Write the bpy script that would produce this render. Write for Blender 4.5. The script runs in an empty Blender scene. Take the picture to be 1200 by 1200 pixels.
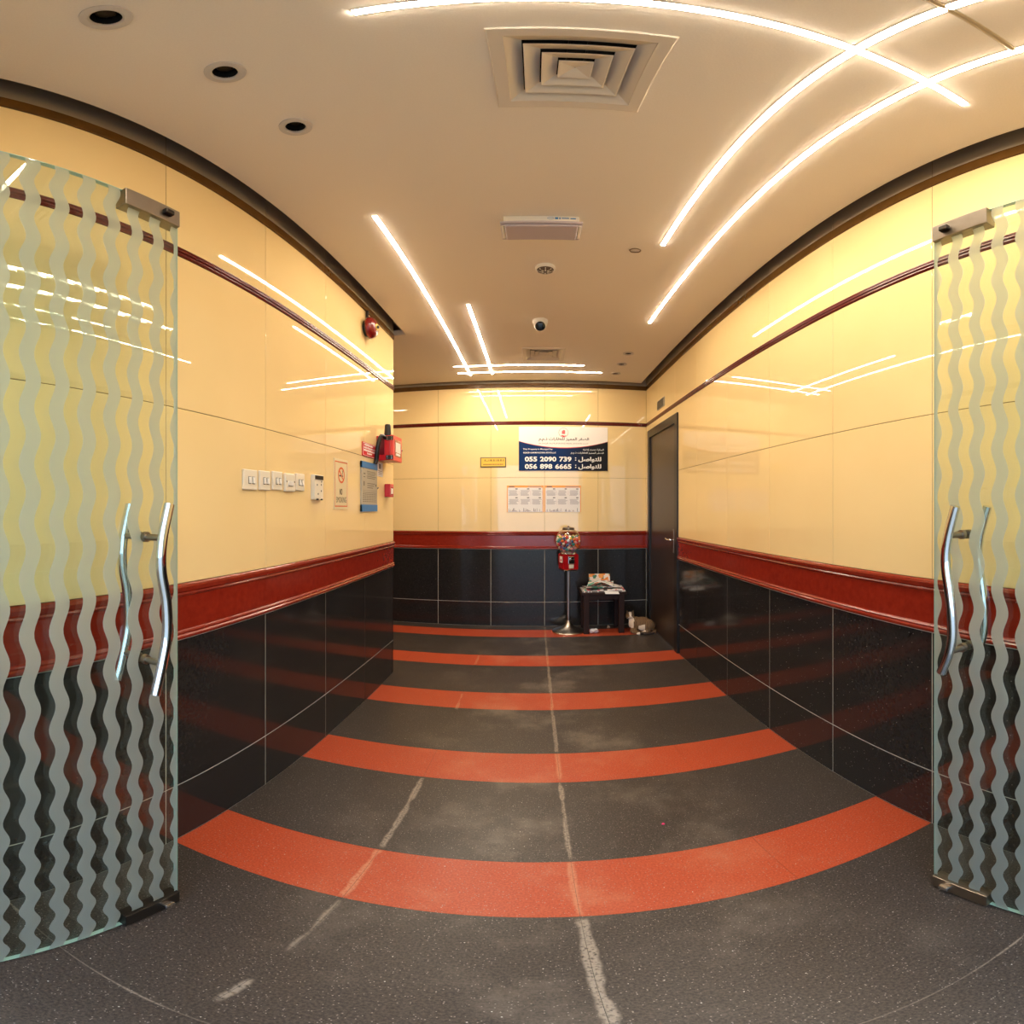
import bpy, bmesh, math, random
from mathutils import Vector, Matrix, Euler
PI = math.pi
random.seed(7)
sc = bpy.context.scene
C = sc.collection

# ------------------------------------------------------------------ camera (360-degree-camera crop: equirectangular)
HC = 1.336                                    # camera height
PXR = 553.0                                   # pixels per radian
cd = bpy.data.cameras.new('camera')
cd.type = 'PANO'
cd.panorama_type = 'EQUIRECTANGULAR'
cd.longitude_min, cd.longitude_max = -626.6 / PXR, 573.4 / PXR
cd.latitude_min, cd.latitude_max = -604.0 / PXR, 596.0 / PXR
cd.clip_start = 0.01
cam = bpy.data.objects.new('camera', cd)
cam.location = (0, 0, HC)
cam.rotation_euler = (PI / 2, 0, 0)
C.objects.link(cam)
sc.camera = cam

# ------------------------------------------------------------------ daylight from the street behind the doorway
world = bpy.data.worlds.new('sky')
sc.world = world
world.use_nodes = True
bgn = world.node_tree.nodes['Background']
bgn.inputs[0].default_value = (0.56, 0.76, 1.0, 1)
bgn.inputs[1].default_value = 2.3
LED_POWER = 47.0
LED_COLOR = (1.0, 0.85, 0.655)
sc.view_settings.view_transform = 'Standard'
sc.view_settings.look = 'None'
sc.view_settings.gamma = 1.0
sc.view_settings.use_curve_mapping = False
sc.view_settings.exposure = 1.08
sc.cycles.use_denoising = True
sc.cycles.max_bounces = 12
sc.cycles.transparent_max_bounces = 24
sc.cycles.sample_clamp_indirect = 6.0

# ------------------------------------------------------------------ room measures (metres)
XL, XR, YB = -1.090, 1.265, 5.252             # left wall, right wall, back wall
YF = -0.07                                    # front wall (doorway) inner face
YLE = 3.53                                    # end of the left wall
XLOB = -3.49                                  # far side of the lobby recess
ZC = 2.782                                    # ceiling
GAP = 0.076                                   # shadow gap round the ceiling
ZTOP = 3.05

# ------------------------------------------------------------------ helpers: colours and materials
def lin(c):
    return tuple(((v / 255) / 12.92 if v / 255 <= 0.04045 else (((v / 255) + 0.055) / 1.055) ** 2.4) for v in c)

def rgba(c):
    return (*lin(c), 1.0)

class NT:
    def __init__(self, name):
        self.m = bpy.data.materials.new(name)
        self.m.use_nodes = True
        self.t = self.m.node_tree
        self.b = self.t.nodes['Principled BSDF']
        self.out = self.t.nodes['Material Output']
    def n(self, typ, ins=None, **props):
        nd = self.t.nodes.new(typ)
        for k, v in props.items():
            setattr(nd, k, v)
        for k, v in (ins or {}).items():
            self.set(nd.inputs[k], v)
        return nd
    def set(self, sock, v):
        if isinstance(v, bpy.types.NodeSocket):
            self.t.links.new(v, sock)
        elif isinstance(v, bpy.types.Node):
            self.t.links.new(v.outputs[0], sock)
        else:
            sock.default_value = v
    def p(self, key, v):
        self.set(self.b.inputs[key], v)
    def math(self, op, a, b=0.0, clamp=False):
        nd = self.n('ShaderNodeMath', {0: a, 1: b}, operation=op)
        nd.use_clamp = clamp
        return nd.outputs[0]
    def mix(self, fac, a, b):
        nd = self.n('ShaderNodeMix', data_type='RGBA')
        self.set(nd.inputs['Factor'], fac)
        self.set(nd.inputs['A'], a)
        self.set(nd.inputs['B'], b)
        return nd.outputs['Result']
    def ramp(self, v, a, b):                   # smooth step from a to b
        nd = self.n('ShaderNodeMapRange', {'Value': v, 'From Min': a, 'From Max': b}, interpolation_type='SMOOTHSTEP')
        return nd.outputs[0]
    def pos(self):
        return self.n('ShaderNodeNewGeometry').outputs['Position']
    def obj(self):
        return self.n('ShaderNodeTexCoord').outputs['Object']
    def noise(self, vec, scale, detail=2.0, rough=0.5):
        return self.n('ShaderNodeTexNoise', {'Vector': vec, 'Scale': scale, 'Detail': detail, 'Roughness': rough}).outputs[0]
    def specks(self, vec, scale, rad, keep):
        v = self.n('ShaderNodeTexVoronoi', {'Vector': vec, 'Scale': scale})
        sep = self.n('ShaderNodeSeparateColor', {0: v.outputs['Color']})
        return self.math('MULTIPLY', self.math('LESS_THAN', v.outputs['Distance'], rad),
                         self.math('GREATER_THAN', sep.outputs[0], keep))

def simple(name, col, rough=0.5, metal=0.0, spec=0.5, var=0.0, scale=8.0, coat=0.0):
    t = NT(name)
    c = rgba(col)
    if var:
        f = t.noise(t.pos(), scale, 3.0)
        d = tuple(max(0, v * (1 - var)) for v in c[:3]) + (1,)
        u = tuple(min(1, v * (1 + var)) for v in c[:3]) + (1,)
        t.p('Base Color', t.mix(f, d, u))
    else:
        t.p('Base Color', c)
    t.p('Roughness', rough)
    t.p('Metallic', metal)
    t.p('Specular IOR Level', spec)
    if coat:
        t.p('Coat Weight', coat)
        t.p('Coat Roughness', 0.04)
    return t.m

def m_cream():
    t = NT('cream_glazed_tile')
    f = t.noise(t.pos(), 3.0, 3.0)
    t.p('Base Color', t.mix(f, rgba((235, 206, 147)), rgba((240, 213, 156))))
    t.p('Roughness', 0.014)
    t.p('Specular IOR Level', 0.5)
    return t.m

def m_black():
    t = NT('black_granite_tile')
    p = t.pos()
    base = t.mix(t.noise(p, 70.0, 3.0), rgba((20, 19, 19)), rgba((48, 45, 44)))
    base = t.mix(t.specks(p, 60, 0.10, 0.90), base, rgba((140, 135, 128)))
    t.p('Base Color', base)
    t.p('Specular IOR Level', 0.36)
    t.p('Roughness', 0.10)
    return t.m

def m_redstone():
    t = NT('red_marble_band')
    p = t.pos()
    base = t.mix(t.noise(p, 40.0, 4.0), rgba((112, 26, 14)), rgba((146, 44, 26)))
    base = t.mix(t.specks(p, 50, 0.09, 0.95), base, rgba((220, 190, 170)))
    t.p('Base Color', base)
    t.p('Roughness', 0.16)
    return t.m

def floor_mat(name, lo, hi, stain):
    t = NT(name)
    p = t.pos()
    sx = t.n('ShaderNodeSeparateXYZ', {0: p})
    X, Y = sx.outputs[0], sx.outputs[1]
    base = t.mix(t.ramp(t.noise(p, 150.0, 4.0, 0.7), 0.3, 0.7), rgba(lo), rgba(hi))
    # worn, dusty patches along the walking line
    wear = t.ramp(t.noise(p, 2.3, 5.0, 0.65), 0.46, 0.74)
    walk = t.ramp(t.math('ABSOLUTE', t.math('SUBTRACT', X, 0.08)), 1.0, 0.15)
    base = t.mix(t.math('MULTIPLY', t.math('MULTIPLY', wear, walk), 0.42), base, rgba(stain))
    base = t.mix(t.math('MULTIPLY', t.specks(p, 190, 0.30, 0.86), 0.7), base, rgba((150, 142, 132)))
    base = t.mix(t.specks(p, 60, 0.10, 0.95), base, rgba((190, 186, 178)))
    # pale mortar smears along two of the lengthwise joints: (joint x, from y, to y, half width)
    wob = t.math('MULTIPLY', t.math('SUBTRACT', t.noise(p, 14.0, 4.0), 0.5), 0.016)
    grit = t.ramp(t.noise(p, 110.0, 3.0), 0.25, 0.55)
    for jx, y0, y1, hw, amp in ((0.112, -1.0, 1.13, 0.016, 0.95), (0.108, 1.13, 1.44, 0.010, 0.6), (0.11, 1.44, 2.04, 0.009, 0.95), (0.11, 2.04, 2.34, 0.010, 0.6), (0.11, 2.34, 5.2, 0.008, 0.8),
                                (-0.487, 0.60, 0.72, 0.012, 0.8), (-0.492, 0.84, 1.13, 0.006, 0.6), (-0.492, 1.13, 1.44, 0.013, 0.7), (-0.49, 1.44, 2.03, 0.010, 0.85), (-0.49, 2.9, 3.2, 0.009, 0.7), (-0.49, 3.85, 4.14, 0.010, 0.6)):
        dx = t.math('ABSOLUTE', t.math('ADD', t.math('SUBTRACT', X, jx), wob))
        wid = t.math('MULTIPLY', t.ramp(t.noise(p, 6.0, 2.0), 0.30, 0.60), hw)
        sm = t.ramp(t.math('SUBTRACT', dx, wid), 0.007, -0.004)
        sm = t.math('MULTIPLY', t.math('MULTIPLY', sm, amp), grit)
        sm = t.math('MULTIPLY', sm, t.math('MULTIPLY', t.ramp(Y, y0, y0 + 0.03), t.ramp(Y, y1, y1 - 0.02)))
        base = t.mix(sm, base, rgba(stain))
    # mortar smear along the crosswise joint by the doorway
    dy = t.math('ABSOLUTE', t.math('SUBTRACT', Y, 0.535))
    s = t.math('MULTIPLY', t.ramp(t.math('SUBTRACT', dy, t.math('MULTIPLY', t.ramp(t.noise(p, 4.1, 2.0), 0.45, 0.8), 0.007)), 0.003, -0.002), t.math('MULTIPLY', 0.7, grit))
    base = t.mix(s, base, rgba(stain))
    t.p('Base Color', base)
    t.p('Roughness', t.n('ShaderNodeMapRange', {'Value': t.noise(p, 5.0, 4.0), 'To Min': 0.30, 'To Max': 0.48}).outputs[0])
    t.p('Specular IOR Level', 0.45)
    bump = t.n('ShaderNodeBump', {'Height': t.noise(p, 240.0, 2.0), 'Strength': 0.10, 'Distance': 0.002})
    t.p('Normal', bump.outputs[0])
    return t.m

def m_ceiling():
    t = NT('ceiling_paint')
    f = t.noise(t.pos(), 220.0, 2.0)
    t.p('Base Color', t.mix(f, rgba((226, 217, 204)), rgba((234, 226, 214))))
    t.p('Roughness', 0.85)
    t.p('Specular IOR Level', 0.2)
    b = t.n('ShaderNodeBump', {'Height': t.noise(t.pos(), 160.0, 2.0), 'Strength': 0.15, 'Distance': 0.002})
    t.p('Normal', b.outputs[0])
    return t.m

def m_glass(name, tint, spec_mul=1.0):
    t = NT(name)
    tr = t.n('ShaderNodeBsdfTransparent', {0: (*tint, 1)})
    gl = t.n('ShaderNodeBsdfGlossy', {0: (1, 1, 1, 1), 'Roughness': 0.01})
    g = t.n('ShaderNodeNewGeometry')
    dt = t.n('ShaderNodeVectorMath', {0: g.outputs['Incoming'], 1: g.outputs['Normal']}, operation='DOT_PRODUCT')
    k = t.math('SUBTRACT', 1.0, t.math('ABSOLUTE', dt.outputs['Value']), True)
    fac = t.math('ADD', 0.04 * spec_mul, t.math('MULTIPLY', t.math('POWER', k, 5.0), 0.96), True)   # thin pane, alike from both sides
    mx = t.n('ShaderNodeMixShader', {0: fac, 1: tr, 2: gl})
    t.set(t.out.inputs['Surface'], mx)
    return t.m

def m_frost():
    t = NT('frosted_glass')
    tr = t.n('ShaderNodeBsdfTransparent', {0: (0.92, 0.96, 0.92, 1)})
    df = t.n('ShaderNodeBsdfDiffuse', {0: (0.44, 0.46, 0.43, 1)})
    tl = t.n('ShaderNodeBsdfTranslucent', {0: (0.97, 0.97, 0.92, 1)})
    a = t.n('ShaderNodeMixShader', {0: 0.68, 1: df, 2: tl})
    b = t.n('ShaderNodeMixShader', {0: 0.55, 1: tr, 2: a})
    t.set(t.out.inputs['Surface'], b)
    return t.m

def m_emit(name, col, power):
    t = NT(name)
    em = t.n('ShaderNodeEmission', {0: (*col, 1), 1: power})
    t.set(t.out.inputs['Surface'], em)
    return t.m

def m_print(name, paper, ink, sx, sy, dens, rough=0.6):
    """paper with rows of grey print, in the sheet's own coordinates"""
    t = NT(name)
    s = t.n('ShaderNodeSeparateXYZ', {0: t.obj()})
    x = t.math('MULTIPLY', s.outputs[0], sx)
    y = t.math('MULTIPLY', s.outputs[1], sy)
    row = t.math('LESS_THAN', t.math('FRACT', y), 0.5)
    cell = t.n('ShaderNodeTexWhiteNoise', {'Vector': t.n('ShaderNodeCombineXYZ', {0: t.math('FLOOR', x), 1: t.math('FLOOR', y)})}, noise_dimensions='2D')
    f = t.math('MULTIPLY', row, t.math('LESS_THAN', cell.outputs[0], dens))
    t.p('Base Color', t.mix(f, rgba(paper), rgba(ink)))
    t.p('Roughness', rough)
    return t.m

M = {}
M['cream'] = m_cream()
M['black'] = m_black()
M['redstone'] = m_redstone()
M['trim'] = simple('burgundy_trim', (96, 26, 20), 0.2, var=0.2, scale=30)
M['brown_strip'] = simple('brown_strip', (92, 62, 26), 0.22, var=0.25, scale=20)
M['shaded_course'] = simple('shaded_course', (158, 145, 126), 0.6)  # wall tile up inside the ceiling gap, its shade put into the colour
M['grout_dark'] = simple('dark_joint', (98, 74, 40), 0.9)
M['grout_white'] = simple('white_joint', (196, 190, 176), 0.9)
M['grout_floor'] = simple('floor_joint', (58, 52, 46), 0.9)
M['floor_dark'] = floor_mat('dark_granite_floor', (31, 27, 24), (76, 66, 60), (150, 136, 120))
M['floor_red'] = floor_mat('red_granite_floor', (152, 54, 27), (188, 80, 46), (198, 136, 102))
M['ceiling'] = m_ceiling()
M['wall_paint'] = simple('wall_paint', (206, 176, 120), 0.7)
M['glass'] = m_glass('door_glass', (0.90, 0.95, 0.92), 1.0)
M['globe_glass'] = m_glass('globe_glass', (0.97, 0.97, 0.96), 1.0)
M['glass_edge'] = simple('glass_edge', (168, 196, 180), 0.2)
M['frost'] = m_frost()
M['chrome'] = simple('chrome', (215, 218, 222), 0.06, metal=1.0)
M['steel'] = simple('brushed_steel', (150, 140, 128), 0.32, metal=1.0, var=0.12, scale=25)
M['pale_steel'] = simple('pale_steel', (196, 190, 184), 0.28, metal=1.0)
M['steel_dark'] = simple('dark_steel', (60, 56, 52), 0.35, metal=0.9)
M['alu'] = simple('aluminium_profile', (190, 178, 160), 0.35, metal=0.9)
M['led'] = m_emit('led_light', LED_COLOR, LED_POWER)
M['led_off'] = simple('unlit_diffuser', (150, 132, 104), 0.25)
M['white_plastic'] = simple('white_plastic', (226, 220, 208), 0.4)
M['ring_grey'] = simple('ring_grey', (196, 190, 184), 0.45)
M['ivory_plastic'] = simple('ivory_plastic', (228, 218, 196), 0.35)
M['grey_lens'] = simple('grey_lens', (188, 178, 184), 0.25)
M['black_plastic'] = simple('black_plastic', (18, 18, 18), 0.4)
M['black_matt'] = simple('black_inside', (10, 9, 8), 0.9)
M['dark_lens'] = simple('dark_lens', (12, 14, 14), 0.1)
M['diffuser'] = simple('grille_paint', (216, 206, 192), 0.6)
M['door_wood'] = simple('dark_brown_door', (52, 38, 31), 0.32, var=0.12, scale=6)
M['door_frame'] = simple('black_door_frame', (26, 21, 18), 0.35)
M['wood'] = simple('dark_table_wood', (44, 24, 18), 0.55, spec=0.25, var=0.25, scale=25)
M['red_gloss'] = simple('red_enamel', (168, 18, 24), 0.22, coat=0.5)
M['red_box'] = simple('red_box_paint', (196, 26, 36), 0.3)
M['red_bell'] = simple('dark_red_bell', (118, 16, 16), 0.25, coat=0.4)
M['sign_white'] = simple('sign_white', (240, 232, 222), 0.35)
M['sign_red'] = simple('sign_red', (200, 30, 36), 0.4)
M['ink'] = simple('black_ink', (30, 28, 28), 0.5)
M['grey_ink'] = simple('grey_ink', (112, 106, 104), 0.5)
M['notice_ink'] = simple('notice_ink', (108, 100, 86), 0.5)
M['white_ink'] = simple('white_ink', (240, 238, 232), 0.5)
M['orange_ink'] = simple('orange_ink', (216, 92, 34), 0.5)
M['blue_ink'] = simple('blue_ink', (44, 116, 178), 0.45)
M['orange_paper'] = simple('orange_paper', (240, 166, 84), 0.6)
M['board_beige'] = simple('beige_card', (224, 206, 164), 0.45)
M['board_grey'] = simple('grey_card', (176, 168, 148), 0.45)
M['yellow_plate'] = simple('yellow_plate', (228, 186, 66), 0.4)
M['paper'] = simple('white_paper', (232, 230, 228), 0.7)
M['news'] = m_print('newsprint', (228, 222, 216), (120, 112, 110), 70, 160, 0.72)
M['news_colour'] = None
M['poster_print'] = m_print('poster_print', (234, 234, 236), (150, 150, 158), 160, 190, 0.6)
M['pink'] = simple('pink_paper', (226, 60, 110), 0.6)
M['pavement'] = simple('pavement', (140, 134, 126), 0.8, var=0.15, scale=2)

def m_navy():
    t = NT('navy_to_grey')
    s = t.n('ShaderNodeSeparateXYZ', {0: t.obj()})
    f = t.ramp(s.outputs[0], -0.1, 0.36)
    t.p('Base Color', t.mix(f, rgba((10, 44, 92)), rgba((26, 27, 31))))  # bluer towards the left, dark grey towards the right
    t.p('Roughness', 0.5)
    t.p('Specular IOR Level', 0.15)
    return t.m
M['navy'] = m_navy()

def m_magazine(name, cols):
    t = NT(name)
    v = t.n('ShaderNodeTexVoronoi', {'Vector': t.obj(), 'Scale': 26.0}, distance='CHEBYCHEV')
    s = t.n('ShaderNodeSeparateColor', {0: v.outputs['Color']})
    r = t.n('ShaderNodeValToRGB', {0: s.outputs[0]})
    r.color_ramp.interpolation = 'CONSTANT'
    e = r.color_ramp.elements
    e[0].color = rgba(cols[0])
    e[1].position = 0.99
    e[1].color = rgba(cols[-1])
    for i, c in enumerate(cols[1:-1]):
        k = e.new((i + 1) / (len(cols) - 0.5))
        k.color = rgba(c)
    t.p('Base Color', r.outputs[0])
    t.p('Roughness', 0.5)
    return t.m
M['mag_news'] = m_magazine('coloured_newsprint', [(232, 226, 220), (226, 220, 214), (60, 56, 56), (232, 226, 220), (196, 60, 70), (228, 224, 220), (40, 140, 120), (230, 226, 222)])
M['news_white'] = m_magazine('pale_newsprint', [(236, 230, 226), (228, 222, 216), (222, 214, 208), (226, 90, 90), (232, 226, 220), (70, 66, 66), (234, 230, 226), (236, 232, 228), (90, 170, 150), (236, 230, 226)])
M['mag_orange'] = m_magazine('orange_magazine', [(240, 140, 50), (236, 222, 206), (244, 160, 70), (60, 120, 90), (240, 226, 214), (176, 80, 50)])

# ------------------------------------------------------------------ helpers: meshes and objects
def obj(name, bm, m, parent=None, loc=(0, 0, 0), rot=(0, 0, 0), smooth=False):
    if isinstance(bm, bmesh.types.BMesh):
        bmesh.ops.recalc_face_normals(bm, faces=bm.faces[:])
        me = bpy.data.meshes.new(name)
        bm.to_mesh(me)
        bm.free()
    else:
        me = bm
    if smooth:
        for p in me.polygons:
            p.use_smooth = True
        if hasattr(me, 'set_sharp_from_angle'):
            me.set_sharp_from_angle(angle=math.radians(38))
    if m is not None and not me.materials:
        for k in (m if isinstance(m, (list, tuple)) else [m]):
            me.materials.append(M[k] if isinstance(k, str) else k)
    o = bpy.data.objects.new(name, me)
    C.objects.link(o)
    o.parent = parent
    o.location = loc
    o.rotation_euler = rot
    return o

def tag(o, label, cat, group=None):
    o['label'] = label
    o['category'] = cat
    if group:
        o['group'] = group
    return o

def thing(name, label, cat, loc, rot=(0, 0, 0), group=None):
    o = bpy.data.objects.new(name, None)
    o.empty_display_size = 0.05
    C.objects.link(o)
    o.location = loc
    o.rotation_euler = rot
    return tag(o, label, cat, group)

def struct(name, bm, m, parent=None, **k):
    o = obj(name, bm, m, parent, **k)
    o['kind'] = 'structure'
    return o

def box(bm, x0, x1, y0, y1, z0, z1, mat=0):
    vs = [bm.verts.new(p) for p in ((x0, y0, z0), (x1, y0, z0), (x1, y1, z0), (x0, y1, z0), (x0, y0, z1), (x1, y0, z1), (x1, y1, z1), (x0, y1, z1))]
    for f in ((0, 3, 2, 1), (4, 5, 6, 7), (0, 1, 5, 4), (1, 2, 6, 5), (2, 3, 7, 6), (3, 0, 4, 7)):
        bm.faces.new([vs[i] for i in f]).material_index = mat
    return vs

def B(x0, x1, y0, y1, z0, z1, bevel=0.0, seg=2):
    bm = bmesh.new()
    box(bm, x0, x1, y0, y1, z0, z1)
    if bevel:
        bmesh.ops.bevel(bm, geom=bm.edges[:], offset=bevel, segments=seg, affect='EDGES', profile=0.5)
    return bm

def prism(bm, pts, fn, a, b):
    """closed outline pts extruded from a to b; fn(u, v, w) gives the point"""
    A = [bm.verts.new(fn(u, v, a)) for u, v in pts]
    Z = [bm.verts.new(fn(u, v, b)) for u, v in pts]
    n = len(pts)
    for i in range(n):
        j = (i + 1) % n
        bm.faces.new((A[i], A[j], Z[j], Z[i]))
    bm.faces.new(A[::-1])
    bm.faces.new(Z)

def plate(pts, z0, z1):
    """flat outline in local xy given thickness z0..z1"""
    bm = bmesh.new()
    prism(bm, pts, lambda u, v, w: (u, v, w), z0, z1)
    return bm

def lathe(bm, prof, seg=32, cap0=True, cap1=True):
    rings = []
    for r, z in prof:
        rings.append([bm.verts.new((r * math.cos(2 * PI * i / seg), r * math.sin(2 * PI * i / seg), z)) for i in range(seg)])
    for a, b in zip(rings, rings[1:]):
        for i in range(seg):
            j = (i + 1) % seg
            bm.faces.new((a[i], a[j], b[j], b[i]))
    if cap0:
        bm.faces.new(rings[0][::-1])
    if cap1:
        bm.faces.new(rings[-1])

def Lt(prof, seg=32, cap0=True, cap1=True):
    bm = bmesh.new()
    lathe(bm, prof, seg, cap0, cap1)
    return bm

def catmull(pts, n=8):
    P = [Vector(p) for p in pts]
    P = [P[0] * 2 - P[1]] + P + [P[-1] * 2 - P[-2]]
    out = []
    for i in range(1, len(P) - 2):
        a, b, c, d = P[i - 1:i + 3]
        for k in range(n):
            t = k / n
            out.append(0.5 * ((2 * b) + (c - a) * t + (2 * a - 5 * b + 4 * c - d) * t * t + (3 * b - a - 3 * c + d) * t ** 3))
    out.append(P[-2])
    return out

def tube(bm, pts, r, seg=12, flat=1.0):
    pts = [Vector(p) for p in pts]
    rings = []
    up = Vector((0.31, 0.17, 0.93)).normalized()
    for i, p in enumerate(pts):
        t = (pts[min(i + 1, len(pts) - 1)] - pts[max(i - 1, 0)]).normalized()
        if i == 0:
            u = t.cross(up).normalized()
        else:
            u = (u - t * u.dot(t)).normalized()
        v = t.cross(u)
        rr = r(i / (len(pts) - 1)) if callable(r) else r
        rings.append([bm.verts.new(p + (u * math.cos(2 * PI * k / seg) + v * flat * math.sin(2 * PI * k / seg)) * rr) for k in range(seg)])
    for a, b in zip(rings, rings[1:]):
        for i in range(seg):
            j = (i + 1) % seg
            bm.faces.new((a[i], a[j], b[j], b[i]))
    bm.faces.new(rings[0][::-1])
    bm.faces.new(rings[-1])

def T(pts, r, seg=12):
    bm = bmesh.new()
    tube(bm, pts, r, seg)
    return bm

def ellipsoid(bm, c, r, rot=(0, 0, 0), sub=3):
    g = bmesh.ops.create_icosphere(bm, subdivisions=sub, radius=1.0)
    mt = Matrix.Translation(c) @ Euler(rot).to_matrix().to_4x4() @ Matrix.Diagonal((*r, 1))
    bmesh.ops.transform(bm, matrix=mt, verts=g['verts'])

def rect(x0, x1, y0, y1):
    return [(x0, y0), (x1, y0), (x1, y1), (x0, y1)]

def circle(r, n=40, cx=0, cy=0, sx=1.0, sy=1.0):
    return [(cx + r * sx * math.cos(2 * PI * i / n), cy + r * sy * math.sin(2 * PI * i / n)) for i in range(n)]

def ring_mesh(r0, r1, z0, z1, n=40, cx=0, cy=0, sx=1.0):
    bm = bmesh.new()
    a, b = circle(r0, n, cx, cy, sx), circle(r1, n, cx, cy, sx)
    for z, fl in ((z1, False), (z0, True)):
        A = [bm.verts.new((*p, z)) for p in a]
        Bv = [bm.verts.new((*p, z)) for p in b]
        for i in range(n):
            j = (i + 1) % n
            bm.faces.new((A[i], A[j], Bv[j], Bv[i]))
    bmesh.ops.remove_doubles(bm, verts=bm.verts[:], dist=1e-7)
    return bm

# --- writing
AR = {'ا': (0xFE8D, 2), 'إ': (0xFE87, 2), 'ب': (0xFE8F, 4), 'ة': (0xFE93, 2), 'ت': (0xFE95, 4), 'ح': (0xFEA1, 4), 'د': (0xFEA9, 2),
      'ذ': (0xFEAB, 2), 'ر': (0xFEAD, 2), 'ز': (0xFEAF, 2), 'ص': (0xFEB9, 4), 'ع': (0xFEC9, 4), 'ق': (0xFED5, 4), 'ل': (0xFEDD, 4),
      'م': (0xFEE1, 4), 'ن': (0xFEE5, 4), 'و': (0xFEED, 2), 'ي': (0xFEF1, 4)}

def arabic(s):
    out = []
    for i, ch in enumerate(s):
        if ch not in AR:
            out.append(ch)
            continue
        code, n = AR[ch]
        prev = i > 0 and s[i - 1] in AR and AR[s[i - 1]][1] == 4
        nxt = n == 4 and i + 1 < len(s) and s[i + 1] in AR
        k = (3 if nxt else 1) if prev else (2 if nxt else 0)
        out.append(chr(code + k))
    return ''.join(reversed(out))

def text(name, body, x, y, z, width, height, m, parent, bold=0.0, align='LEFT'):
    """lettering in the parent's xy plane, fitted to width and height, as one flat mesh"""
    cu = bpy.data.curves.new('t', 'FONT')
    cu.body = body
    cu.size = 1.0
    cu.offset = bold
    cu.resolution_u = 3
    t = bpy.data.objects.new('t', cu)
    C.objects.link(t)
    bpy.context.view_layer.update()
    me = bpy.data.meshes.new_from_object(t.evaluated_get(bpy.context.evaluated_depsgraph_get()))
    bpy.data.objects.remove(t)
    xs = [v.co.x for v in me.vertices]
    ys = [v.co.y for v in me.vertices]
    w, h = max(xs) - min(xs), max(ys) - min(ys)
    sx = width / w
    sy = height / h if height else sx
    for v in me.vertices:
        v.co = ((v.co.x - min(xs)) * sx, (v.co.y - min(ys)) * sy, 0)
    me.materials.clear()
    return obj(name, me, m, parent, (x, y, z))

def bars(parent, name, m, specs, z):
    """rows of print too small to read: one thin mesh"""
    bm = bmesh.new()
    for x0, x1, y0, y1 in specs:
        box(bm, x0, x1, y0, y1, z - 0.0002, z + 0.0003)
    o = obj(name, bm, m, parent)
    o['kind'] = 'stuff'
    return o

# wall frames: local x runs to the right as one faces the wall, y up, z out of the wall
ROT_L, ROT_R, ROT_B, ROT_F = (PI / 2, 0, PI / 2), (PI / 2, 0, -PI / 2), (PI / 2, 0, 0), (PI / 2, 0, PI)
def on_left(y, z):
    return (XL, y, z)
def on_right(y, z):
    return (XR, y, z)
def on_back(x, z):
    return (x, YB, z)

# ------------------------------------------------------------------ the setting: tiled walls
TILE_CACHE = {}
def tile_mesh(w, h, kind):
    key = (round(w, 4), round(h, 4), kind)
    if key in TILE_CACHE:
        return TILE_CACHE[key]
    bm = bmesh.new()
    if kind in ('redstone', 'trim', 'brown_strip'):
        if kind == 'redstone':
            pr = [(0, -.008), (0, .008), (.006, .012), (.012, .012), (.017, .007), (.023, .010), (.028, .007), (.031, .002), (.150, .002),
                  (.153, .006), (.159, .009), (.164, .006), (.170, .012), (.184, .015), (.192, .012), (.196, .004), (.196, -.008)]
            pr = [(u * h / .196, v) for u, v in pr]
        elif kind == 'trim':
            pr = [(0, -.008), (0, .003), (.006, .007), (.011, .007), (.014, .004), (.018, .010), (.024, .010), (.027, .005), (.031, .008), (.036, .008), (.040, .003), (.040, -.008)]
            pr = [(u * h / .040, v) for u, v in pr]
        else:
            pr = [(0, -.008), (0, .005), (.002, .007), (h - .002, .007), (h, .005), (h, -.008)]
        prism(bm, pr, lambda u, v, q: (q, u - h / 2, v), -w / 2, w / 2)
    else:
        c = 0.0012
        A = [bm.verts.new(p) for p in ((-w / 2, -h / 2, -.008), (w / 2, -h / 2, -.008), (w / 2, h / 2, -.008), (-w / 2, h / 2, -.008))]
        Bv = [bm.verts.new(p) for p in ((-w / 2, -h / 2, -c), (w / 2, -h / 2, -c), (w / 2, h / 2, -c), (-w / 2, h / 2, -c))]
        D = [bm.verts.new((math.copysign(abs(v.co.x) - c, v.co.x), math.copysign(abs(v.co.y) - c, v.co.y), 0)) for v in Bv]
        for P, Q in ((A, Bv), (Bv, D)):
            for i in range(4):
                j = (i + 1) % 4
                bm.faces.new((P[i], P[j], Q[j], Q[i]))
        bm.faces.new(D)
        bm.faces.new(A[::-1])
    bmesh.ops.recalc_face_normals(bm, faces=bm.faces[:])
    me = bpy.data.meshes.new(kind)
    bm.to_mesh(me)
    bm.free()
    me.materials.append(M[kind])
    TILE_CACHE[key] = me
    return me

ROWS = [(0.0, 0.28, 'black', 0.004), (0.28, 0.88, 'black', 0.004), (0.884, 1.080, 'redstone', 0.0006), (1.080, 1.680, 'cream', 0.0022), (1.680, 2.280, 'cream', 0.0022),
        (2.280, 2.320, 'trim', 0.0006), (2.320, 2.715, 'cream', 0.0022), (2.715, 2.765, 'brown_strip', 0.0006), (2.765, ZTOP, 'shaded_course', 0.0022)]
NAMES = {'black': 'black_tile', 'redstone': 'red_band_tile', 'cream': 'cream_tile', 'shaded_course': 'shaded_tile', 'trim': 'trim_piece', 'brown_strip': 'brown_strip_piece'}

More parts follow.
